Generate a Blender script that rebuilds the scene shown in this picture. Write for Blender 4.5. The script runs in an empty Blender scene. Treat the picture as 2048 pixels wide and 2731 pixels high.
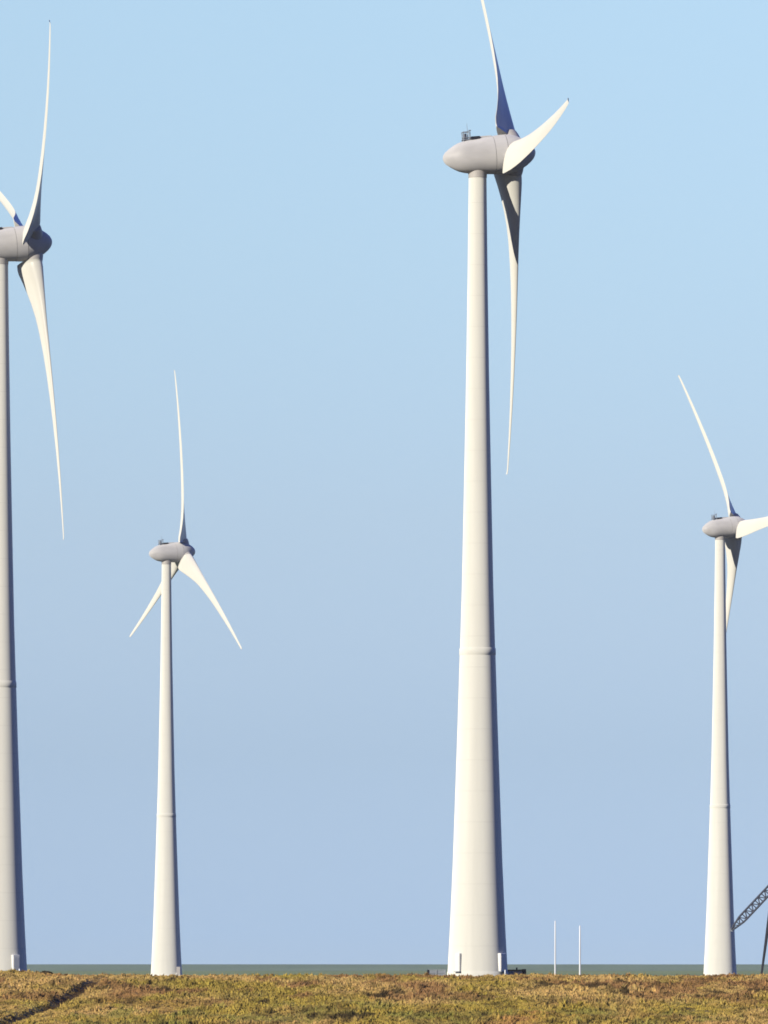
import bpy, math, random
import numpy as np
from mathutils import Vector, Matrix

# ---------------------------------------------------------------- camera, sky, sun, exposure
S = bpy.context.scene
COL = S.collection
R_ = math.radians
F = 20280.0            # focal length in photo pixels (2048 wide)
CX, HY = 1024.0, 2566.0  # principal column, eye-level row
EYE = 3.0

cam = bpy.data.cameras.new('camera')
cam.sensor_fit = 'HORIZONTAL'
cam.sensor_width = 36.0
cam.lens = 36.0 * F / 2048.0
cam.shift_y = (HY - 1365.5) / 2048.0
cam.clip_start = 1.0
cam.clip_end = 20000.0
co = bpy.data.objects.new('camera', cam)
co.location = (0, 0, EYE)
co.rotation_euler = (R_(90), 0, 0)
COL.objects.link(co)
S.camera = co

SUN_EL, SUN_AZ = 21.0, 224.0        # azimuth clockwise from +Y (view direction)
w = bpy.data.worlds.new('World')
S.world = w
w.use_nodes = True
nt = w.node_tree
nt.nodes.clear()
out = nt.nodes.new('ShaderNodeOutputWorld')
bg = nt.nodes.new('ShaderNodeBackground')
sky = nt.nodes.new('ShaderNodeTexSky')
sky.sky_type = 'NISHITA'
sky.sun_disc = False
sky.sun_elevation = R_(SUN_EL)
sky.sun_rotation = R_(SUN_AZ)
sky.altitude = 0
sky.air_density = 1.0
sky.dust_density = 0.0
sky.ozone_density = 2.0
bg.inputs['Strength'].default_value = 0.068
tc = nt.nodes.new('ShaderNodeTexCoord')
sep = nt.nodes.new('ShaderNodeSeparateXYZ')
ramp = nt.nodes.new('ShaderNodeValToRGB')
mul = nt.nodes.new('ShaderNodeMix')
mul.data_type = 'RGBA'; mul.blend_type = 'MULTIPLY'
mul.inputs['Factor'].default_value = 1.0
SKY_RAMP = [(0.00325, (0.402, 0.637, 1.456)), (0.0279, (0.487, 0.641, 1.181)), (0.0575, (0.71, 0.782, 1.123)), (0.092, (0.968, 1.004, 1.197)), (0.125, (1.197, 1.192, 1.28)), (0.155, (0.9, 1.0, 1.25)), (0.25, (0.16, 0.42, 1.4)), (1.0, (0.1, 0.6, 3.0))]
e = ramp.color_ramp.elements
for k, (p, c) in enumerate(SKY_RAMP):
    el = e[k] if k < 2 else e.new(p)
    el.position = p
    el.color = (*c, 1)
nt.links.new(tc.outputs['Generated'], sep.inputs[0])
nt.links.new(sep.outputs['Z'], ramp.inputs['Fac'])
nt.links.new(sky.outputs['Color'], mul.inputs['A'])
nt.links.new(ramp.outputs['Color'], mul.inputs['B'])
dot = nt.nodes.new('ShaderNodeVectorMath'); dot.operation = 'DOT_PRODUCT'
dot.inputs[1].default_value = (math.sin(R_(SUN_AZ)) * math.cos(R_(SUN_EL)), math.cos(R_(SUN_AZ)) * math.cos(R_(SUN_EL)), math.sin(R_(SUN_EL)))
glow = nt.nodes.new('ShaderNodeMapRange')          # dims the unseen sky round the sun, less fill on shaded sides
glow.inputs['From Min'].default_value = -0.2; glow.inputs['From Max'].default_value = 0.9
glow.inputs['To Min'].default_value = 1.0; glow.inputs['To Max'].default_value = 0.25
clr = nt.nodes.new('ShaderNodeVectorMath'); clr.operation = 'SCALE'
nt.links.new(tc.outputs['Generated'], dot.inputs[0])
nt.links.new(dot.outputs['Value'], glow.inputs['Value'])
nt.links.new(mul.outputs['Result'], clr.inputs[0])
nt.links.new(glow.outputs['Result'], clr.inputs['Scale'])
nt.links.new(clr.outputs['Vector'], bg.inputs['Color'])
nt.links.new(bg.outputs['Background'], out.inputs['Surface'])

sl = bpy.data.lights.new('sun', 'SUN')
sl.energy = 5.0
sl.angle = R_(0.5)
sl.color = (1.0, 0.93, 0.80)
so = bpy.data.objects.new('sun', sl)
sd = Vector((math.sin(R_(SUN_AZ)) * math.cos(R_(SUN_EL)), math.cos(R_(SUN_AZ)) * math.cos(R_(SUN_EL)), math.sin(R_(SUN_EL))))
so.rotation_euler = sd.to_track_quat('Z', 'Y').to_euler()
so.location = (-200, -200, 150)
COL.objects.link(so)

S.view_settings.view_transform = 'Standard'
S.view_settings.look = 'None'
S.view_settings.exposure = 0.55
S.view_settings.gamma = 1.0
S.cycles.filter_width = 1.7
S.cycles.max_bounces = 6
S.cycles.volume_bounces = 1

# ---------------------------------------------------------------- helpers
def at(px, py, D):
    """Point seen at photo pixel (px, py) at distance D."""
    return Vector(((px - CX) * D / F, D, EYE - (py - HY) * D / F))

def tag(o, label=None, cat=None, group=None, kind=None):
    for k, v in (('label', label), ('category', cat), ('group', group), ('kind', kind)):
        if v:
            o[k] = v
    return o

def empty(name, loc, rz=0.0):
    o = bpy.data.objects.new(name, None)
    o.empty_display_size = 0.5
    o.location = loc
    o.rotation_euler = (0, 0, rz)
    COL.objects.link(o)
    return o

class MB:
    def __init__(self):
        self.v, self.f, self.s = [], [], []

    def add(self, vs, fs, smooth=False, M=None):
        b = len(self.v)
        self.v += [tuple(M @ Vector(p)) if M is not None else tuple(p) for p in vs]
        self.f += [tuple(b + i for i in q) for q in fs]
        self.s += [smooth] * len(fs)

    def box(self, lo, hi, M=None, bev=0.0):
        x0, y0, z0 = lo; x1, y1, z1 = hi
        if bev <= 0:
            vs = [(x, y, z) for z in (z0, z1) for y in (y0, y1) for x in (x0, x1)]
            fs = [(0, 2, 3, 1), (4, 5, 7, 6), (0, 1, 5, 4), (2, 6, 7, 3), (0, 4, 6, 2), (1, 3, 7, 5)]
            self.add(vs, fs, False, M)
            return
        def ring(i, z):
            return [(x0 + i, y0 + bev, z), (x0 + bev, y0 + i, z), (x1 - bev, y0 + i, z), (x1 - i, y0 + bev, z),
                    (x1 - i, y1 - bev, z), (x1 - bev, y1 - i, z), (x0 + bev, y1 - i, z), (x0 + i, y1 - bev, z)]
        def ring2(d, z):
            return [(x0 + d, y0 + bev, z), (x0 + bev, y0 + d, z), (x1 - bev, y0 + d, z), (x1 - d, y0 + bev, z),
                    (x1 - d, y1 - bev, z), (x1 - bev, y1 - d, z), (x0 + bev, y1 - d, z), (x0 + d, y1 - bev, z)]
        rs = [ring2(bev * 0.9, z0), ring2(0, z0 + bev), ring2(0, z1 - bev), ring2(bev * 0.9, z1)]
        vs = sum(rs, [])
        fs = [tuple(range(7, -1, -1)), tuple(range(24, 32))]
        for k in range(3):
            for i in range(8):
                j = (i + 1) % 8
                fs.append((k * 8 + i, k * 8 + j, k * 8 + 8 + j, k * 8 + 8 + i))
        self.add(vs, fs, False, M)

    def lathe(self, prof, n=64, M=None, smooth=True, cap0=True, cap1=True):
        """prof: list of (h, r) along local z."""
        vs, fs = [], []
        for h, r in prof:
            for i in range(n):
                a = 2 * math.pi * i / n
                vs.append((r * math.cos(a), r * math.sin(a), h))
        for k in range(len(prof) - 1):
            for i in range(n):
                j = (i + 1) % n
                fs.append((k * n + i, k * n + j, (k + 1) * n + j, (k + 1) * n + i))
        self.add(vs, fs, smooth, M)
        if cap0 and prof[0][1] > 1e-4:
            self.add(vs[:n], [tuple(range(n - 1, -1, -1))], False, M)
        if cap1 and prof[-1][1] > 1e-4:
            self.add(vs[-n:], [tuple(range(n))], False, M)

    def bar(self, p, q, r, n=8, r2=None):
        p, q = Vector(p), Vector(q)
        d = q - p
        M = Matrix.Translation(p) @ d.to_track_quat('Z', 'Y').to_matrix().to_4x4()
        self.lathe([(0, r), (d.length, r if r2 is None else r2)], n, M, smooth=n > 5)

    def beam(self, p, q, a, b):
        p, q = Vector(p), Vector(q)
        d = q - p
        M = Matrix.Translation(p) @ d.to_track_quat('Z', 'Y').to_matrix().to_4x4()
        self.box((-a / 2, -b / 2, 0), (a / 2, b / 2, d.length), M)

    def build(self, name, mat, parent=None):
        me = bpy.data.meshes.new(name)
        me.from_pydata(self.v, [], self.f)
        me.polygons.foreach_set('use_smooth', self.s)
        me.materials.append(mat)
        me.update()
        o = bpy.data.objects.new(name, me)
        COL.objects.link(o)
        if parent is not None:
            o.parent = parent
        return o

# ---------------------------------------------------------------- numpy noise
_rng = np.random.RandomState(7)
_T = _rng.rand(256, 256)

def vnoise(x, y, off=0):
    x = np.asarray(x, float) + off * 17.31
    y = np.asarray(y, float) + off * 9.77
    xi = np.floor(x).astype(int); yi = np.floor(y).astype(int)
    fx = x - xi; fy = y - yi
    fx = fx * fx * (3 - 2 * fx); fy = fy * fy * (3 - 2 * fy)
    g = lambda a, b: _T[a % 256, b % 256]
    return (g(xi, yi) * (1 - fx) + g(xi + 1, yi) * fx) * (1 - fy) + (g(xi, yi + 1) * (1 - fx) + g(xi + 1, yi + 1) * fx) * fy

def fbm(x, y, off=0, o=4):
    s = 0; a = 0.5; t = 0
    for k in range(o):
        s = s + a * vnoise(x * 2 ** k, y * 2 ** k, off + k * 3)
        t += a; a *= 0.5
    return s / t

def sstep(a, b, x):
    t = np.clip((x - a) / (b - a), 0, 1)
    return t * t * (3 - 2 * t)

# ---------------------------------------------------------------- materials
def mat(name, base, rough=0.5, var=0.06, scale=1.0, stretch=(1, 1, 1), metallic=0.0, bump=0.0, spec=0.5, drough=0.0):
    m = bpy.data.materials.new(name)
    m.use_nodes = True
    n = m.node_tree.nodes; L = m.node_tree.links
    b = n['Principled BSDF']
    b.inputs['Roughness'].default_value = rough
    b.inputs['Metallic'].default_value = metallic
    b.inputs['Diffuse Roughness'].default_value = drough
    b.inputs['Specular IOR Level'].default_value = spec
    t = n.new('ShaderNodeTexCoord')
    mp = n.new('ShaderNodeMapping')
    mp.inputs['Scale'].default_value = stretch
    L.new(t.outputs['Object'], mp.inputs['Vector'])
    no = n.new('ShaderNodeTexNoise')
    no.inputs['Scale'].default_value = scale
    no.inputs['Detail'].default_value = 6
    no.inputs['Roughness'].default_value = 0.6
    L.new(mp.outputs['Vector'], no.inputs['Vector'])
    r = n.new('ShaderNodeValToRGB')
    r.color_ramp.elements[0].position = 0.3
    r.color_ramp.elements[1].position = 0.7
    r.color_ramp.elements[0].color = (*[c * (1 - var) for c in base], 1)
    r.color_ramp.elements[1].color = (*[min(1, c * (1 + var * 0.6)) for c in base], 1)
    L.new(no.outputs['Fac'], r.inputs['Fac'])
    L.new(r.outputs['Color'], b.inputs['Base Color'])
    if bump > 0:
        bp = n.new('ShaderNodeBump')
        bp.inputs['Strength'].default_value = bump
        bp.inputs['Distance'].default_value = 0.05
        L.new(no.outputs['Fac'], bp.inputs['Height'])
        L.new(bp.outputs['Normal'], b.inputs['Normal'])
    return m

def attr_mat(name, rough=0.9, fine=6.0, var=0.25, trans=0.0, soft=0.0):
    m = bpy.data.materials.new(name)
    m.use_nodes = True
    n = m.node_tree.nodes; L = m.node_tree.links
    b = n['Principled BSDF']
    b.inputs['Roughness'].default_value = rough
    b.inputs['Specular IOR Level'].default_value = 0.1
    if soft > 0:                              # matted growth: shading normal drawn towards the lie of the bank
        gn = n.new('ShaderNodeNewGeometry')
        vm = n.new('ShaderNodeMix'); vm.data_type = 'VECTOR'
        vm.inputs['Factor'].default_value = soft
        vm.inputs['B'].default_value = (0.0, -0.35, 0.94)
        L.new(gn.outputs['Normal'], vm.inputs['A'])
        vn = n.new('ShaderNodeVectorMath'); vn.operation = 'NORMALIZE'
        L.new(vm.outputs['Result'], vn.inputs[0])
        L.new(vn.outputs['Vector'], b.inputs['Normal'])
    a = n.new('ShaderNodeAttribute'); a.attribute_name = 'plant_colour'
    g = n.new('ShaderNodeNewGeometry')
    no = n.new('ShaderNodeTexNoise')
    no.inputs['Scale'].default_value = fine
    no.inputs['Detail'].default_value = 5
    L.new(g.outputs['Position'], no.inputs['Vector'])
    mr = n.new('ShaderNodeMapRange')
    mr.inputs['From Min'].default_value = 0.3; mr.inputs['From Max'].default_value = 0.7
    mr.inputs['To Min'].default_value = 1 - var; mr.inputs['To Max'].default_value = 1 + var
    L.new(no.outputs['Fac'], mr.inputs['Value'])
    mx = n.new('ShaderNodeVectorMath'); mx.operation = 'SCALE'
    L.new(a.outputs['Color'], mx.inputs[0])
    L.new(mr.outputs['Result'], mx.inputs['Scale'])
    L.new(mx.outputs['Vector'], b.inputs['Base Color'])
    if trans > 0:
        tr = n.new('ShaderNodeBsdfTranslucent')
        L.new(mx.outputs['Vector'], tr.inputs['Color'])
        ms = n.new('ShaderNodeMixShader')
        ms.inputs['Fac'].default_value = trans
        L.new(b.outputs[0], ms.inputs[1]); L.new(tr.outputs[0], ms.inputs[2])
        L.new(ms.outputs[0], n['Material Output'].inputs['Surface'])
    return m

def tower_mat(name, base):
    """off-white coated concrete: faint rain streaks and the thin joints between the segments"""
    m = mat(name, base, rough=0.55, var=0.05, scale=0.5, stretch=(1.6, 1.6, 0.08), spec=0.2, drough=1.0)
    n = m.node_tree.nodes; L = m.node_tree.links
    b = n['Principled BSDF']
    src = b.inputs['Base Color'].links[0].from_socket
    t = n.new('ShaderNodeTexCoord')
    s = n.new('ShaderNodeSeparateXYZ')
    L.new(t.outputs['Object'], s.inputs[0])
    d = n.new('ShaderNodeMath'); d.operation = 'DIVIDE'; d.inputs[1].default_value = 3.8
    L.new(s.outputs['Z'], d.inputs[0])
    fr = n.new('ShaderNodeMath'); fr.operation = 'FRACT'
    L.new(d.outputs[0], fr.inputs[0])
    lt = n.new('ShaderNodeMath'); lt.operation = 'LESS_THAN'; lt.inputs[1].default_value = 0.012
    L.new(fr.outputs[0], lt.inputs[0])
    mx = n.new('ShaderNodeMix'); mx.data_type = 'RGBA'
    mx.inputs['B'].default_value = (*[c * 0.85 for c in base], 1)
    L.new(lt.outputs[0], mx.inputs['Factor'])
    L.new(src, mx.inputs['A'])
    L.new(mx.outputs['Result'], b.inputs['Base Color'])
    return m

M_TOWER = tower_mat('tower_coating', (0.605, 0.598, 0.548))
M_BLADE = mat('blade_gelcoat', (0.55, 0.54, 0.49), rough=0.4, var=0.04, scale=0.4, stretch=(2, 2, 0.3), spec=0.3, drough=0.8)
M_NAC = mat('nacelle_grey', (0.41, 0.402, 0.402), rough=0.5, var=0.10, scale=0.7, stretch=(0.5, 1, 1), spec=0.25, drough=0.7)
M_ROOT = mat('root_grey', (0.32, 0.302, 0.285), rough=0.5, var=0.05, scale=1.0, spec=0.3)
M_SEAM = mat('seam_rubber', (0.16, 0.16, 0.165), rough=0.7, var=0.1)
M_DARK = mat('dark_metal', (0.016, 0.017, 0.024), rough=0.8, var=0.2, scale=3, spec=0.1)
M_GALV = mat('galvanised_steel', (0.20, 0.22, 0.25), rough=0.5, var=0.15, scale=4, metallic=0.3)
M_CONC = mat('concrete', (0.52, 0.50, 0.46), rough=0.9, var=0.15, scale=1.5, bump=0.2)
M_VENT = mat('vent_white', (0.58, 0.58, 0.56), rough=0.45, var=0.04, scale=2)
M_POLE = mat('white_pole', (0.54, 0.56, 0.58), rough=0.4, var=0.04, scale=1)
M_WOOD = mat('tarred_wood', (0.045, 0.045, 0.055), rough=0.8, var=0.3, scale=2)
M_THATCH = mat('thatch', (0.17, 0.13, 0.095), rough=0.95, var=0.3, scale=3, stretch=(4, 4, 0.6), bump=0.6)
M_BRICK = mat('mill_brick', (0.30, 0.17, 0.12), rough=0.9, var=0.25, scale=5, bump=0.3)
M_LATH = mat('boom_paint', (0.045, 0.05, 0.07), rough=0.8, var=0.2, scale=3, spec=0.1)

# ---------------------------------------------------------------- ground
def zbase(X, Y):
    k = [-200, 0, 25, 200, 440, 500, 620, 634, 690, 840, 1090, 1580, 2000, 3200, 3380, 3440, 3600, 4400]
    v = [1.3, 1.3, 1.2, 0.2, -1.25, -1.07, 1.76, 1.76, 1.42, 1.10, 1.05, -0.25, -0.30, -0.30, 2.02, 2.02, -0.6, -0.6]
    return np.interp(Y, k, v)

# line of the overgrown ditch and other patches, as ground points (X, Y)
def unproj(px, py):
    lo, hi = 440.0, 632.0
    for _ in range(50):
        mid = (lo + hi) / 2
        z = EYE - (py - HY) * mid / F
        if z > float(zbase(0.0, mid)):
            lo = mid
        else:
            hi = mid
    return ((px - CX) * lo / F, lo)

DITCH = [unproj(*p) for p in ((-60, 2748), (0, 2727), (60, 2707), (120, 2688), (165, 2666), (200, 2645), (232, 2624), (255, 2612))]

def seg_dist(X, Y, pts):
    best = np.full(np.shape(X), 1e9)
    for (ax, ay), (bx, by) in zip(pts[:-1], pts[1:]):
        dx, dy = bx - ax, by - ay
        t = np.clip(((X - ax) * dx + (Y - ay) * dy) / (dx * dx + dy * dy), 0, 1)
        best = np.minimum(best, np.hypot((X - ax - t * dx) * 1.0, (Y - ay - t * dy) * 0.35))
    return best

def zg(X, Y):
    X = np.asarray(X, float); Y = np.asarray(Y, float)
    z = zbase(X, Y)
    near = sstep(440, 490, Y) * (1 - sstep(660, 720, Y))
    # higher hump of the bank on the left, slight waves along the crest
    z = z + near * (0.36 * np.exp(-((X + 31.5) / 4.2) ** 2) + 0.10 * np.exp(-((X - 12.0) / 2.5) ** 2)) * sstep(560, 615, Y)
    z = z + near * (fbm(X / 3.0, Y / 6.0, 1) - 0.5) * 0.22 + near * (fbm(X / 0.9, Y / 1.6, 5, 3) - 0.5) * 0.10
    z = z - near * 0.10 * sstep(605, 615, Y) * np.exp(-((X - 7.0) / 2.2) ** 2)
    d = seg_dist(X, Y, DITCH)
    z = z - near * 0.38 * np.exp(-(d / 0.85) ** 4)
    far = sstep(690, 840, Y)
    z = z + far * (fbm(X / 60.0, Y / 60.0, 9) - 0.5) * 0.12
    return z

PATCHES = [  # dark plant clumps: photo pixel, half width m, half depth m
    (930, 2722, 1.1, 5.0), (985, 2712, 0.6, 3.0), (890, 2728, 0.5, 3.0), (700, 2715, 0.4, 2.0), (830, 2720, 0.35, 2.0),
    (1010, 2664, 0.9, 3.0), (1050, 2655, 0.8, 3.0), (700, 2680, 0.35, 3.0), (460, 2622, 0.7, 4), (440, 2645, 0.4, 3),
    (415, 2692, 0.3, 3), (275, 2645, 0.6, 3), (40, 2658, 0.7, 3), (1655, 2628, 0.4, 5), (1665, 2655, 0.25, 5),
    (1870, 2665, 0.3, 3), (1920, 2655, 0.6, 3), (2010, 2650, 0.5, 3), (1835, 2697, 0.35, 1.5), (1915, 2710, 0.3, 1.5), (1870, 2722, 0.5, 1.5),
    (1230, 2727, 0.4, 2.0), (1295, 2716, 0.3, 2), (1450, 2635, 0.8, 4), (1580, 2640, 0.9, 4)]
PATCHW = [(unproj(px, py - 5), a * 1.15, b * 1.3) for px, py, a, b in PATCHES]
RED = [(unproj(px, py), a, b) for px, py, a, b in ((1385, 2720, 1.5, 5.0), (1440, 2706, 1.2, 3.5), (1340, 2732, 1.8, 6.0))]

def plant_col(X, Y, jit):
    """natural colour of the growth: straw, rust-brown, olive green, dark clumps"""
    X = np.asarray(X, float); Y = np.asarray(Y, float)
    straw = np.array([0.63, 0.410, 0.145]); olive = np.array([0.44, 0.325, 0.064])
    rust = np.array([0.32, 0.165, 0.070]); green = np.array([0.28, 0.265, 0.06]); dark = np.array([0.060, 0.042, 0.018])
    n1 = fbm(X / 5.0, Y / 24.0, 21, 4); n2 = fbm(X / 2.2, Y / 10.0, 33, 4); n3 = fbm(X / 0.9, Y / 3.5, 45, 3)
    up = sstep(520, 575, Y)                                     # towards the crest: straw and rust, lower down: olive
    rightish = sstep(8, 26, X) * 0.30
    leftish = (1 - sstep(-34, -20, X)) * 0.22
    f = np.clip((n1 - 0.5) * 3.0 + 0.10 + 0.50 * up + rightish + leftish + (n2 - 0.5) * 1.6, 0, 1)[..., None]
    c = olive * (1 - f) + straw * f
    g = (sstep(0.48, 0.64, n2) * (1 - 0.75 * up))[..., None]
    c = c * (1 - g * 0.75) + green * g * 0.75
    r = (sstep(0.48, 0.62, fbm(X / 3.2, Y / 16.0, 61, 4)) * (0.35 + 0.65 * up))[..., None]
    c = c * (1 - r * 0.8) + rust * r * 0.8
    k = sstep(0.56, 0.70, n3)[..., None]
    c = c * (1 - 0.55 * k) + dark * 0.55 * k
    for (cx, cy), a, b in PATCHW:
        q = np.exp(-(((X - cx) / a) ** 2 + ((Y - cy) / b) ** 2) ** 1.5)[..., None] * (0.25 + 0.8 * n3[..., None])
        q = np.clip(q * 2.4, 0, 1) * 0.92
        c = c * (1 - q) + dark * q
    for (cx, cy), a, b in RED:
        q = np.exp(-((X - cx) / a) ** 2 - ((Y - cy) / b) ** 2)[..., None] * 0.75
        c = c * (1 - q) + np.array([0.52, 0.25, 0.10]) * q
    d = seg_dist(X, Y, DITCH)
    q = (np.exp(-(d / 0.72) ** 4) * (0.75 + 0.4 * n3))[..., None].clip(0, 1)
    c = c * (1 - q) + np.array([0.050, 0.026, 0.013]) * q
    # beyond the bank: hidden ground darkened to cut bounce light, then green polder
    fr = sstep(640, 700, Y)[..., None]
    ff = fbm(X / 40.0, Y / 120.0, 77)[..., None]
    grow = sstep(1750, 1900, Y)[..., None]
    dyke_haze = sstep(2600, 3250, Y)[..., None]  # greyer, bluer green towards the dyke: distance haze put into the colour
    field = (np.array([0.022, 0.024, 0.018]) * (1 - grow) + (np.array([0.28, 0.345, 0.140]) * (1 - dyke_haze) + np.array([0.25, 0.335, 0.205]) * dyke_haze) * grow) * (0.8 + 0.4 * ff)
    c = c * (1 - fr) + field * fr
    return np.clip(c * jit * 0.84, 0.004, 0.8)

def grid_axis(parts):
    a = []
    for lo, hi, st in parts:
        a += list(np.arange(lo, hi, st))
    return np.array(a + [parts[-1][1]])

gx = grid_axis([(-900, -200, 50), (-200, -60, 10), (-60, -36, 2), (-36, 36, 0.3), (36, 60, 2), (60, 200, 10), (200, 900, 50)])
gy = grid_axis([(-100, 440, 12), (440, 490, 2.5), (490, 640, 0.6), (640, 720, 2.5), (720, 1700, 14), (1700, 3180, 40), (3180, 3640, 10), (3640, 4000, 40)])
GX, GY = np.meshgrid(gx, gy)
GZ = zg(GX, GY)
nv, mv = GX.shape
verts = np.stack([GX, GY, GZ], -1).reshape(-1, 3)
idx = np.arange(nv * mv).reshape(nv, mv)
quads = np.stack([idx[:-1, :-1], idx[:-1, 1:], idx[1:, 1:], idx[1:, :-1]], -1).reshape(-1, 4)

def np_mesh(name, verts, faces, cols, material, smooth=True):
    me = bpy.data.meshes.new(name)
    k = faces.shape[1]
    me.vertices.add(len(verts)); me.loops.add(faces.size); me.polygons.add(len(faces))
    me.vertices.foreach_set('co', verts.astype(np.float32).ravel())
    me.loops.foreach_set('vertex_index', faces.astype(np.int32).ravel())
    me.polygons.foreach_set('loop_start', (np.arange(len(faces)) * k).astype(np.int32))
    me.polygons.foreach_set('loop_total', np.full(len(faces), k, np.int32))
    me.polygons.foreach_set('use_smooth', np.full(len(faces), smooth))
    at_ = me.attributes.new('plant_colour', 'FLOAT_COLOR', 'POINT')
    rgba = np.ones((len(verts), 4), np.float32); rgba[:, :3] = cols
    at_.data.foreach_set('color', rgba.ravel())
    me.materials.append(material)
    me.update(calc_edges=True)
    me.validate()
    o = bpy.data.objects.new(name, me)
    COL.objects.link(o)
    return o

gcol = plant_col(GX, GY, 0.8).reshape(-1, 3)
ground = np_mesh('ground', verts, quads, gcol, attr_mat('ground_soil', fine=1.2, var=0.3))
tag(ground, 'rough grassy bank with flat green polder behind it', 'ground', kind='structure')

# ---------------------------------------------------------------- grass on the bank
def make_grass(n, seed):
    rs = np.random.RandomState(seed)
    Y0, Y1 = 495, 638
    # clumps: each has its own height and tone, and gathers the tufts round it
    nc = 15000
    cy = Y0 + (Y1 - Y0) * rs.rand(nc)
    cx = (rs.rand(nc) * 2 - 1) * (cy * 0.0505 + 4.5)
    cr = 0.12 + 0.30 * rs.rand(nc) ** 1.5
    ch = (0.14 + 0.34 * rs.rand(nc) ** 2.2) * (0.55 + 0.9 * fbm(cx / 3.5, cy / 9.0, 101, 3))
    tone = rs.rand(nc)
    k = rs.randint(0, nc, int(n * 0.72))
    g = rs.randn(len(k), 2)
    X = np.concatenate([cx[k] + g[:, 0] * cr[k] * 0.6, (rs.rand(n - len(k)) * 2 - 1) * 36])
    Y = np.concatenate([cy[k] + g[:, 1] * cr[k] * 1.0, Y0 + (Y1 - Y0) * rs.rand(n - len(k))])
    H = np.concatenate([ch[k] * np.exp(-0.25 * (g ** 2).sum(1)), 0.10 + 0.12 * rs.rand(n - len(k))])
    lush = sstep(0.42, 0.62, fbm(X / 4.0, Y / 16.0, 131, 4)) * (1 - 0.8 * sstep(535, 590, Y))
    H = H * (1 - 0.55 * lush)
    tn = np.concatenate([tone[k], 0.45 + 0.1 * rs.rand(n - len(k))])
    sx = np.concatenate([cx[k], X[len(k):]]); sy = np.concatenate([cy[k], Y[len(k):]])
    n = len(X)
    H = H * (1 - 0.7 * np.exp(-(seg_dist(X, Y, DITCH) / 0.9) ** 4))
    Z = zg(X, Y)
    H = H * (0.7 + 0.6 * rs.rand(n)) * (1 - 0.3 * sstep(598, 625, Y))
    B = 6
    ang = rs.rand(n, B) * 2 * np.pi
    lean = 0.15 + 0.6 * rs.rand(n, B)
    hh = H[:, None] * (0.55 + 0.6 * rs.rand(n, B))
    wdt = (0.028 + 0.03 * rs.rand(n, B)) * (0.8 + H[:, None])
    off = 0.12 * rs.rand(n, B)
    oa = rs.rand(n, B) * 2 * np.pi
    bx = X[:, None] + off * np.cos(oa); by = Y[:, None] + off * np.sin(oa)
    ca, sa = np.cos(ang), np.sin(ang)
    zz = np.broadcast_to(Z[:, None] - 0.03, bx.shape)
    pa = np.stack([bx - sa * wdt, by + ca * wdt, zz], -1)
    pb = np.stack([bx + sa * wdt, by - ca * wdt, zz], -1)
    mx_, my_ = bx + ca * lean * hh * 0.35, by + sa * lean * hh * 0.35
    pc = np.stack([mx_ + sa * wdt * 0.8, my_ - ca * wdt * 0.8, Z[:, None] + hh * 0.62], -1)
    pd = np.stack([mx_ - sa * wdt * 0.8, my_ + ca * wdt * 0.8, Z[:, None] + hh * 0.62], -1)
    pe = np.stack([bx + ca * lean * hh, by + sa * lean * hh, Z[:, None] + hh], -1)
    V = np.stack([pa, pb, pc, pd, pe], 2).reshape(-1, 3)
    b = (np.arange(n * B) * 5)[:, None]
    T = np.concatenate([b + np.array([[0, 1, 2]]), b + np.array([[0, 2, 3]]), b + np.array([[3, 2, 4]])], 0)
    # tone of the clump: a few dark dead ones, most straw, some pale
    f = np.interp(tn, [0, 0.10, 0.22, 0.5, 0.8, 1.0], [0.60, 0.74, 0.90, 1.0, 1.07, 1.15])
    jit = (f * (0.92 + 0.16 * rs.rand(n)))[:, None] * (1 + 0.08 * (rs.rand(n, 3) - 0.5))
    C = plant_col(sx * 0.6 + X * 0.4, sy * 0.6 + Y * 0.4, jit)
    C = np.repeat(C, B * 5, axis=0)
    return V, T, C

V, T, C = make_grass(140000, 3)
grass = np_mesh('grass', V, T, C, attr_mat('grass_blade', fine=0.6, var=0.08, trans=0.10, soft=0.60), smooth=False)
tag(grass, 'dry straw coloured and olive grass covering the bank in front', 'grass', kind='stuff')

# ---------------------------------------------------------------- wind turbines
TWR = [(0.0, 3.72), (0.7, 3.69), (6.1, 3.40), (14.0, 3.05), (23.2, 2.73), (32.0, 2.43)]
TWR2 = [(48.0, 1.93), (57.4, 1.735), (66.0, 1.56), (74.4, 1.40), (86.0, 1.23)]
NAC = [(-4.36, 0.0), (-4.33, 0.22), (-4.22, 0.48), (-4.0, 0.76), (-3.5, 1.13), (-2.95, 1.48), (-2.4, 1.75), (-1.8, 1.93), (-1.2, 2.04),
       (-0.2, 2.14), (0.9, 2.26), (1.92, 2.34)]
ROT = [(1.98, 2.36), (2.7, 2.42), (3.45, 2.43)]
SPI = [(3.52, 2.43), (4.2, 2.36), (4.8, 2.18), (5.4, 1.92), (6.0, 1.57), (6.5, 1.20), (6.9, 0.80), (7.1, 0.46), (7.19, 0.2), (7.21, 0.0)]
RHO = [2.38, 3.0, 3.6, 5.0, 6.5, 8.0, 10.0, 12.0, 15.0, 18.0, 21.5, 25.0, 29.0, 33.0, 37.0, 39.5, 41.0]
CH = [4.45, 4.60, 4.58, 4.20, 3.78, 3.40, 2.95, 2.65, 2.32, 2.05, 1.82, 1.60, 1.34, 1.10, 0.86, 0.70, 0.58]
TW = [38.5, 37.6, 36.5, 32.0, 28.0, 24.2, 20.0, 16.8, 13.6, 11.2, 9.0, 7.2, 5.6, 4.2, 3.0, 2.4, 2.2]
TH = [0.40, 0.40, 0.39, 0.35, 0.32, 0.295, 0.27, 0.255, 0.235, 0.22, 0.21, 0.20, 0.19, 0.18, 0.17, 0.165, 0.16]
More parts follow.
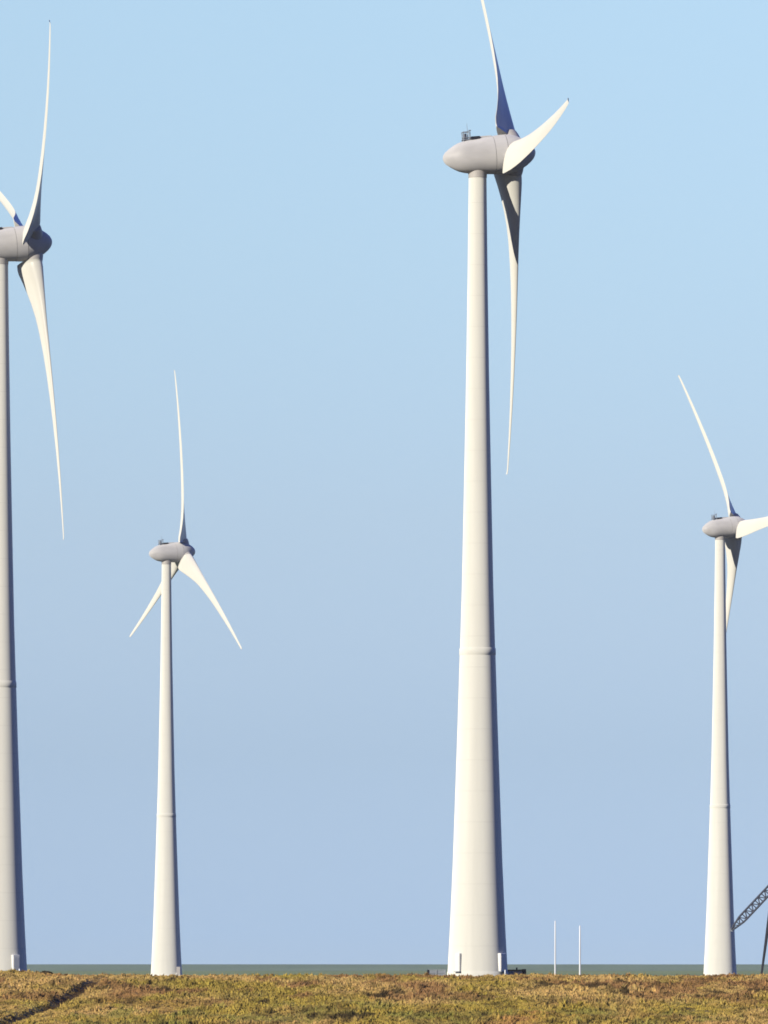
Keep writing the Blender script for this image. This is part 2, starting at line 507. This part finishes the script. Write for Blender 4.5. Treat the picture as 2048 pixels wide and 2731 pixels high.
PA = [0.24, 0.24, 0.245, 0.255, 0.265, 0.275, 0.285, 0.29, 0.30, 0.30, 0.30, 0.30, 0.30, 0.30, 0.30, 0.30, 0.30]

def airfoil(n=13):
    up, lo = [], []
    for i in range(n):
        x = 0.5 * (1 - math.cos(math.pi * i / (n - 1)))
        yt = 5 * (0.2969 * math.sqrt(x) - 0.1260 * x - 0.3516 * x * x + 0.2843 * x ** 3 - 0.1015 * x ** 4)
        up.append((x, yt * 1.35)); lo.append((x, -yt * (0.62 if x < 0.05 else 0.62 - 0.42 * min(1.0, (x - 0.05) / 0.4))))
    return up, lo

def blade_mesh(R):
    """blade frame: x = rotor axis (upwind), z = span, y = rotation direction.
    The leading edge points in the rotation direction and upwind."""
    k = R / 41.6
    up, lo = airfoil()
    loop = [(x, y) for x, y in up[::-1]] + [(x, y) for x, y in lo[1:-1]]    # TE > suction > LE > pressure
    m = len(loop)
    secs = []
    n = len(RHO)
    for i in range(n):
        rho = RHO[i] * k if RHO[i] > 3 else RHO[i]
        secs.append((rho, CH[i], TW[i], TH[i], PA[i], 1.5 * rho / R - 2.2 * (rho / R) ** 2))
    # bent-over tip
    lr = secs[-1]
    secs.append((R - 0.22, 0.56, 2.0, 0.16, 0.34, lr[5] - 0.05))
    secs.append((R - 0.06, 0.44, 2.0, 0.16, 0.40, lr[5] - 0.11))
    secs.append((R, 0.25, 2.0, 0.16, 0.50, lr[5] - 0.20))
    vs, fs = [], []
    for rho, c, tw, th, pa, off in secs:
        b = R_(tw)
        # chord direction (towards LE) and suction-side normal in (x, y): rotation direction is +y
        le = (math.sin(b), math.cos(b))
        ns = (-math.cos(b), math.sin(b))
        for x, y in loop:
            s = (pa - x) * c
            q = y * th * c
            vs.append((off + le[0] * s + ns[0] * q, le[1] * s + ns[1] * q, rho))
    for i in range(len(secs) - 1):
        for j in range(m):
            j2 = (j + 1) % m
            fs.append((i * m + j2, i * m + j, (i + 1) * m + j, (i + 1) * m + j2))
    mb = MB()
    mb.add(vs, fs, True)
    mb.f.append(tuple(range(m - 1, -1, -1))); mb.s.append(False)
    b0 = (len(secs) - 1) * m
    mb.f.append(tuple(b0 + j for j in range(m))); mb.s.append(False)
    return mb

def turbine(hub_px, hub_py, s, yaw, tilt, alphas, R, label, vents, H_HUB=100.3, hc=39.9):
    """the hub centre sits where the photo shows it, at the distance where 1 m measures s pixels"""
    D = F / s
    y_, t_ = R_(yaw), R_(tilt)
    hub = at(hub_px, hub_py, D)
    Mz = Matrix.Rotation(y_, 4, 'Z')
    base = hub - (Mz @ Vector((4.5, 0, 0))) - Vector((0, 0, H_HUB))
    root = empty('wind_turbine', base, y_)
    tag(root, label, 'wind turbine', 'white wind turbines standing behind the bank')
    # tower, lower and upper shaft with the thicker joint between them
    r0 = 2.19 + (39.9 - hc) * 0.03
    top = H_HUB - 3.05
    mb = MB(); mb.lathe(TWR + [(hc - 0.45, r0 + 0.012)], 96); tower = mb.build('tower', M_TOWER, root)
    mb = MB(); mb.lathe([(hc + 0.45, r0 - 0.035)] + TWR2 + [(top, 1.09)], 96); mb.build('upper_tower', M_TOWER, root)
    mb = MB(); mb.lathe([(hc - 0.45, r0 + 0.02), (hc - 0.42, r0 + 0.055), (hc + 0.30, r0 + 0.04), (hc + 0.45, r0 - 0.03)], 96); mb.build('tower_collar', M_TOWER, root)
    mb = MB(); mb.lathe([(top, 1.13), (top + 0.8, 1.16), (top + 1.15, 1.2)], 64); mb.build('yaw_ring', M_ROOT, root)
    mb = MB(); mb.lathe([(-0.8, 3.78), (0.62, 3.76), (0.66, 3.74), (0.66, 3.70)], 96, cap1=False); mb.build('plinth', M_TOWER, root)
    for ang, wid in vents:                                    # angle to the left(-)/right(+) of the camera direction
        a = R_(-90 + ang) - y_
        Mv = Matrix.Rotation(a, 4, 'Z')
        mb = MB(); mb.box((3.30, -wid / 2, 0.72), (3.98, wid / 2, 2.95), Mv, 0.06)
        v = mb.build('air_vent', M_VENT, root)
        mb = MB()
        for q in range(9):
            z = 1.0 + q * 0.19
            mb.box((3.985, -wid / 2 + 0.12, z), (4.005, wid / 2 - 0.12, z + 0.10), Mv)
        mb.build('louvre', M_VENT, v)
        mb = MB(); mb.box((3.36, -wid / 2 - 0.08, 0.62), (4.12, wid / 2 + 0.08, 0.70), Mv); mb.build('vent_sill', M_GALV, v)
    # nacelle
    A = Matrix.Translation((4.5, 0, H_HUB)) @ Matrix.Rotation(-t_, 4, 'Y')          # frame at the hub: x upwind, z up
    def lathe_x(prof, name, m_, par, n=64, caps=(True, True)):
        mb = MB()
        Mx = A @ Matrix.Translation((-4.5, 0, 0)) @ Matrix.Rotation(R_(90), 4, 'Y')
        mb.lathe([(u, r) for u, r in prof], n, Mx, cap0=caps[0], cap1=caps[1])
        return mb.build(name, m_, par)
    nac = lathe_x(NAC, 'nacelle', M_NAC, root)
    lathe_x([(1.92, 2.30), (1.98, 2.30)], 'nacelle_seam', M_SEAM, nac)
    gen = lathe_x(ROT, 'generator_ring', M_NAC, root)
    lathe_x([(3.45, 2.38), (3.52, 2.38)], 'generator_seam', M_SEAM, gen)
    lathe_x(SPI, 'spinner', M_NAC, root)
    An = A @ Matrix.Translation((-4.5, 0, 0))
    mb = MB()
    mb.box((-0.75, -0.75, 2.02), (0.35, 0.75, 2.42), An, 0.05); mb.build('roof_hatch', M_DARK, nac)
    mb = MB()
    mb.box((0.36, -0.55, 2.12), (1.85, 0.55, 2.40), An, 0.05); mb.build('roof_rail', M_NAC, nac)
    mb = MB()
    P = lambda x, y, z: An @ Vector((x, y, z))
    for x in (-1.65, -0.95):
        for yy in (-0.55, 0.55):
            mb.bar(P(x, yy, 1.8), P(x, yy, 3.1), 0.05)
    for z in (2.35, 3.05):
        for yy in (-0.55, 0.55):
            mb.bar(P(-1.65, yy, z), P(-0.95, yy, z), 0.045)
        for x in (-1.65, -0.95):
            mb.bar(P(x, -0.55, z), P(x, 0.55, z), 0.045)
    mb.box((-1.8, -0.6, 2.05), (-0.7, 0.6, 2.13), An)
    mb.box((-1.6, -0.3, 2.13), (-1.2, 0.3, 2.85), An)
    mb.bar(P(-1.02, 0, 2.1), P(-1.02, 0, 4.1), 0.045, 6, 0.02)
    mb.bar(P(-0.75, -0.2, 2.1), P(-0.75, -0.2, 3.2), 0.05, 6)
    mb.bar(P(-0.90, -0.2, 3.22), P(-0.60, -0.2, 3.22), 0.07, 6)
    mb.build('weather_mast', M_GALV, nac)
    # blades
    bm0 = None
    for al in alphas:
        Mb = A @ Matrix.Rotation(R_(al), 4, 'X')
        if bm0 is None:
            b = blade_mesh(R).build('blade', M_BLADE, root)
            bm0 = b.data
        else:
            b = bpy.data.objects.new('blade', bm0)
            COL.objects.link(b); b.parent = root
        b.matrix_local = Mb
        mb = MB()
        mb.lathe([(1.5, 1.30), (2.2, 1.17), (2.5, 1.10), (2.75, 1.02), (3.1, 0.9)], 40)
        r = mb.build('blade_root', M_ROOT, b)
    return root, base

EL = {}
EL['centre'] = turbine(1370.0, 410.0, 21.7, 8.85, 5.0, (-32.57, 87.43, 207.43), 43.0,
    'tallest white turbine in the middle, its whole tower in view', [(-40, 0.75), (52, 1.1)], 101.2, 40.0)
EL['left'] = turbine(87.0, 648.0, 19.5, 12.4, 5.3, (50.3, 170.3, 290.3), 41.7,
    'large white turbine cut off by the left picture edge, dark nose in view', [(37, 1.1)])
EL['small'] = turbine(491.5, 1472.0, 11.3, 22.06, 4.1, (4.55, 124.55, 244.55), 42.9,
    'small distant white turbine with blades in an upside-down Y, between the two large turbines', [], 100.3, 38.1)
EL['right'] = turbine(1969.0, 1405.0, 11.95, 22.6, 5.3, (-33.2, 86.8, 206.8), 42.4,
    'small distant white turbine near the right edge, beside the dark lattice boom', [], 100.3, 37.9)

# ---------------------------------------------------------------- things at the foot of the towers
cb = EL['centre'][1]
Dc = F / 21.7
def zat(x, y):
    return float(zg(np.array(x), np.array(y)))

# low galvanised guard rail left of the big tower
p = at(1165, 2600, Dc - 1.0)
rail = empty('guard_rail', (p.x, p.y, zat(p.x, p.y)))
tag(rail, 'low grey steel guard rail at the left foot of the tallest turbine', 'railing')
zt = 3 - (2586 - HY) / 21.7 - rail.location.z
for x in (-1.1, -0.05, 1.05):
    mb = MB(); mb.bar((x, 0, -0.2), (x, 0, zt), 0.07 if x > -1 else 0.12); mb.build('rail_post', M_GALV if x > -1 else M_DARK, rail)
mb = MB()
mb.beam((-1.1, 0, zt), (1.05, 0, zt), 0.07, 0.07); mb.beam((-1.1, 0, zt * 0.6), (1.05, 0, zt * 0.6), 0.05, 0.05)
mb.box((-1.0, 0.04, zt * 0.1), (1.0, 0.07, zt * 0.92)); mb.build('rail_panel', M_GALV, rail)

# low cabinet with dark lid to the right of the tower
p = at(1378, 2600, Dc + 0.5)
cabn = empty('equipment_cabinet', (p.x, p.y, zat(p.x, p.y)))
tag(cabn, 'low grey cabinet with dark lid and end box, right of the tallest tower', 'cabinet')
zt = 3 - (2587 - HY) / 21.7 - cabn.location.z
mb = MB(); mb.box((-1.15, -0.6, -0.2), (0.62, 0.6, zt - 0.10), None, 0.04); mb.build('cabinet_body', M_ROOT, cabn)
mb = MB(); mb.box((-1.25, -0.7, zt - 0.10), (0.62, 0.7, zt + 0.06), None, 0.03); mb.build('lid', M_DARK, cabn)
mb = MB(); mb.box((0.64, -0.55, -0.2), (1.15, 0.55, zt + 0.12), None, 0.05); mb.build('end_box', M_DARK, cabn)
mb = MB(); mb.bar((0.0, 0, zt + 0.05), (0.0, 0, zt + 0.32), 0.10); mb.build('vent_stub', M_DARK, cabn)

p = at(1347, 2600, Dc - 5.2)
def post(p, top_py, r, label, name='marker_post', cat='post', m_=None, group=None):
    z0 = zat(p.x, p.y)
    zt = EYE - (top_py - HY) * p.y / F
    mb = MB()
    mb.lathe([(-0.3, r), (zt - z0 - r, r), (zt - z0 - r * 0.3, r * 0.7), (zt - z0, 0.0)], 16)
    o = mb.build(name, m_ or M_POLE, None)
    o.location = (p.x, p.y, z0)
    tag(o, label, cat, group)
    return o
post(p, 2586, 0.08, 'short white post in the shade at the right foot of the tallest tower')
pl = at(52, 2590, F / 19.5 - 6)
post(pl, 2583, 0.10, 'short pale post at the right foot of the turbine cut by the left edge')

# two slim white poles on the plain
def slim_pole(px, top, D, r, label):
    p = at(px, 2600, D)
    z0 = zat(p.x, p.y)
    h = EYE - (top - HY) * D / F - z0
    root = empty('white_pole', (p.x, p.y, z0))
    tag(root, label, 'pole', 'slim white poles right of the tallest turbine')
    mb = MB(); mb.lathe([(-0.3, r), (h * 0.5, r * 0.92), (h - 0.1, r * 0.72), (h, r * 0.3)], 16); mb.build('shaft', M_POLE, root)
    mb = MB(); mb.lathe([(-0.3, r * 1.8), (0.25, r * 1.8), (0.32, r * 1.1)], 16); mb.build('foot', M_CONC, root)
slim_pole(1480.5, 2455, 900, 0.10, 'slim bright white pole nearest the tallest turbine, the taller of the two')
slim_pole(1546.5, 2468, 1240, 0.15, 'slim bluish white pole, the shorter and fainter of the two')

# white box at the foot of the small left turbine
sb = EL['small'][1]
p = at(475.5, 2600, F / 11.3 - 4.6)
z0 = zat(p.x, p.y)
mb = MB(); mb.box((-0.5, -0.4, -0.3), (0.5, 0.4, EYE - (2594 - HY) * p.y / F - z0), None, 0.05)
kb = mb.build('meter_box', M_VENT, None); kb.location = (p.x, p.y, z0)
mb = MB(); mb.box((-0.42, -0.42, 0.3), (0.42, -0.402, 2.2)); mb.build('box_door', M_ROOT, kb)
tag(kb, 'small white box at the right foot of the small left turbine', 'box')

# dark low bush on the hump at the left
def bush(px, py, D, wx, hz, n, label, seed):
    rs = np.random.RandomState(seed)
    p = at(px, py, D)
    z0 = zat(p.x, p.y)
    ph = rs.rand(n) * 2 * np.pi; q = rs.rand(n) ** 0.5
    x = q * np.cos(ph) * wx; y = q * np.sin(ph) * wx * 0.7
    top = hz * np.sqrt(np.clip(1 - (x / wx) ** 2, 0.05, 1)) * (0.7 + 0.5 * vnoise(x * 2.0, y * 2.0, seed))
    z = rs.rand(n) ** 0.7 * top
    c = np.stack([x, y, z], -1)
    d1 = rs.randn(n, 3); d1 /= np.linalg.norm(d1, axis=1)[:, None]
    d2 = np.cross(d1, rs.randn(n, 3)); d2 /= np.linalg.norm(d2, axis=1)[:, None]
    sz = (0.05 + 0.05 * rs.rand(n))[:, None]
    V = np.stack([c - d1 * sz, c + d2 * sz * 0.6, c + d1 * sz, c - d2 * sz * 0.6], 1).reshape(-1, 3)
    Q = np.arange(n * 4).reshape(n, 4)
    Cc = np.repeat((0.5 + rs.rand(n))[:, None] * np.array([0.055, 0.045, 0.028]), 4, axis=0)
    o = np_mesh('bush', V, Q, Cc, attr_mat('bush_leaf', fine=2, var=0.2), smooth=False)
    o.location = (p.x, p.y, z0 - 0.03)
    tag(o, label, 'bush')
bush(122, 2596, 628, 0.62, 0.36, 1600, 'low dark bush on the crest of the bank, right of the left turbine', 5)

# ---------------------------------------------------------------- steel crane at the right edge
def crane():
    """A-frame derrick: two raking legs to a head, a tapering lattice boom lowered to the left"""
    sc = 13.0; D = F / sc
    ft = at(2028, 2605, D); hd = at(2066, 2358, D); tip = at(1951, 2480, D)
    bx, by = (ft.x + hd.x + 3.0) / 2, D
    z0 = zat(bx, by)
    root = empty('lattice_crane', (bx, by, z0))
    tag(root, 'dark steel crane at the right edge, lattice boom slanting down to the small turbine', 'crane')
    O = Vector((bx, by, z0))
    ft -= O; hd -= O; tip -= O
    ft.z = -0.3
    for q, (fx, fy) in enumerate(((ft.x, -1.3), (2 * hd.x - ft.x, -1.3))):
        mb = MB()
        mb.bar((fx, fy, ft.z), (hd.x + (0.25 if q else -0.25), -0.4, hd.z - 0.3), 0.20, 10, 0.46)
        mb.box((fx - 0.5, fy - 0.5, -0.4), (fx + 0.5, fy + 0.5, 0.12))
        mb.build('leg', M_DARK, root)
    mb = MB(); mb.bar((hd.x + 1.2, 9.0, -0.3), (hd.x + 0.2, 0.4, hd.z - 0.2), 0.14, 8, 0.18); mb.build('back_stay', M_DARK, root)
    mb = MB(); mb.box((hd.x - 0.75, -0.7, hd.z - 0.75), (hd.x + 0.75, 0.7, hd.z + 0.55), None, 0.15); mb.build('head', M_DARK, root)
    # boom: four chords and zigzag lacing, box section tapering at the far end
    d = (tip - hd); L = d.length; d.normalize()
    up = Vector((d.z, 0, -d.x)); up = up if up.z > 0 else -up
    sd_ = Vector((0, 1, 0))
    mb = MB(); lc = MB()
    def hw(t): return 0.12 + 0.60 * min(1.0, (1 - t) / 0.24) ** 0.9
    N = 13
    st = [0.4 + (L - 0.4) * k / N for k in range(N + 1)]
    P = lambda k, a, b: hd + d * st[k] + up * (a * hw(st[k] / L)) + sd_ * (b * hw(st[k] / L))
    for a in (-1, 1):
        for b_ in (-1, 1):
            for k in range(N):
                mb.bar(P(k, a, b_), P(k + 1, a, b_), 0.19, 8)
    for k in range(N):
        e_ = 1 if k % 2 else -1
        for b_ in (-1, 1):
            lc.bar(P(k, -e_, b_), P(k + 1, e_, b_), 0.105, 6)
            lc.bar(P(k, -1, b_), P(k, 1, b_), 0.10, 6)
        for a in (-1, 1):
            lc.bar(P(k, a, -e_), P(k + 1, a, e_), 0.105, 6)
    boom = mb.build('boom', M_LATH, root)
    lc.build('lacing', M_LATH, boom)
    mb = MB()
    mb.bar(tip + sd_ * -0.25, tip + sd_ * 0.25, 0.34, 16)
    mb.build('tip_sheave', M_GALV, boom)
crane()

# ---------------------------------------------------------------- haze
HAZE = 0.000032
def haze():
    mb = MB(); mb.box((-950, -150, -2.8), (950, 4080, 175))
    m = bpy.data.materials.new('haze_air')
    m.use_nodes = True
    n = m.node_tree.nodes; L = m.node_tree.links
    n.remove(n['Principled BSDF'])
    v = n.new('ShaderNodeVolumePrincipled')
    v.inputs['Density'].default_value = HAZE
    v.inputs['Color'].default_value = (0.86, 0.92, 1.0, 1)
    v.inputs['Anisotropy'].default_value = 0.0
    L.new(v.outputs['Volume'], n['Material Output'].inputs['Volume'])
    o = mb.build('haze', m, None)
    tag(o, kind='stuff')
    o['label'] = 'thin pale haze in the air over the plain'
if HAZE > 0:
    haze()
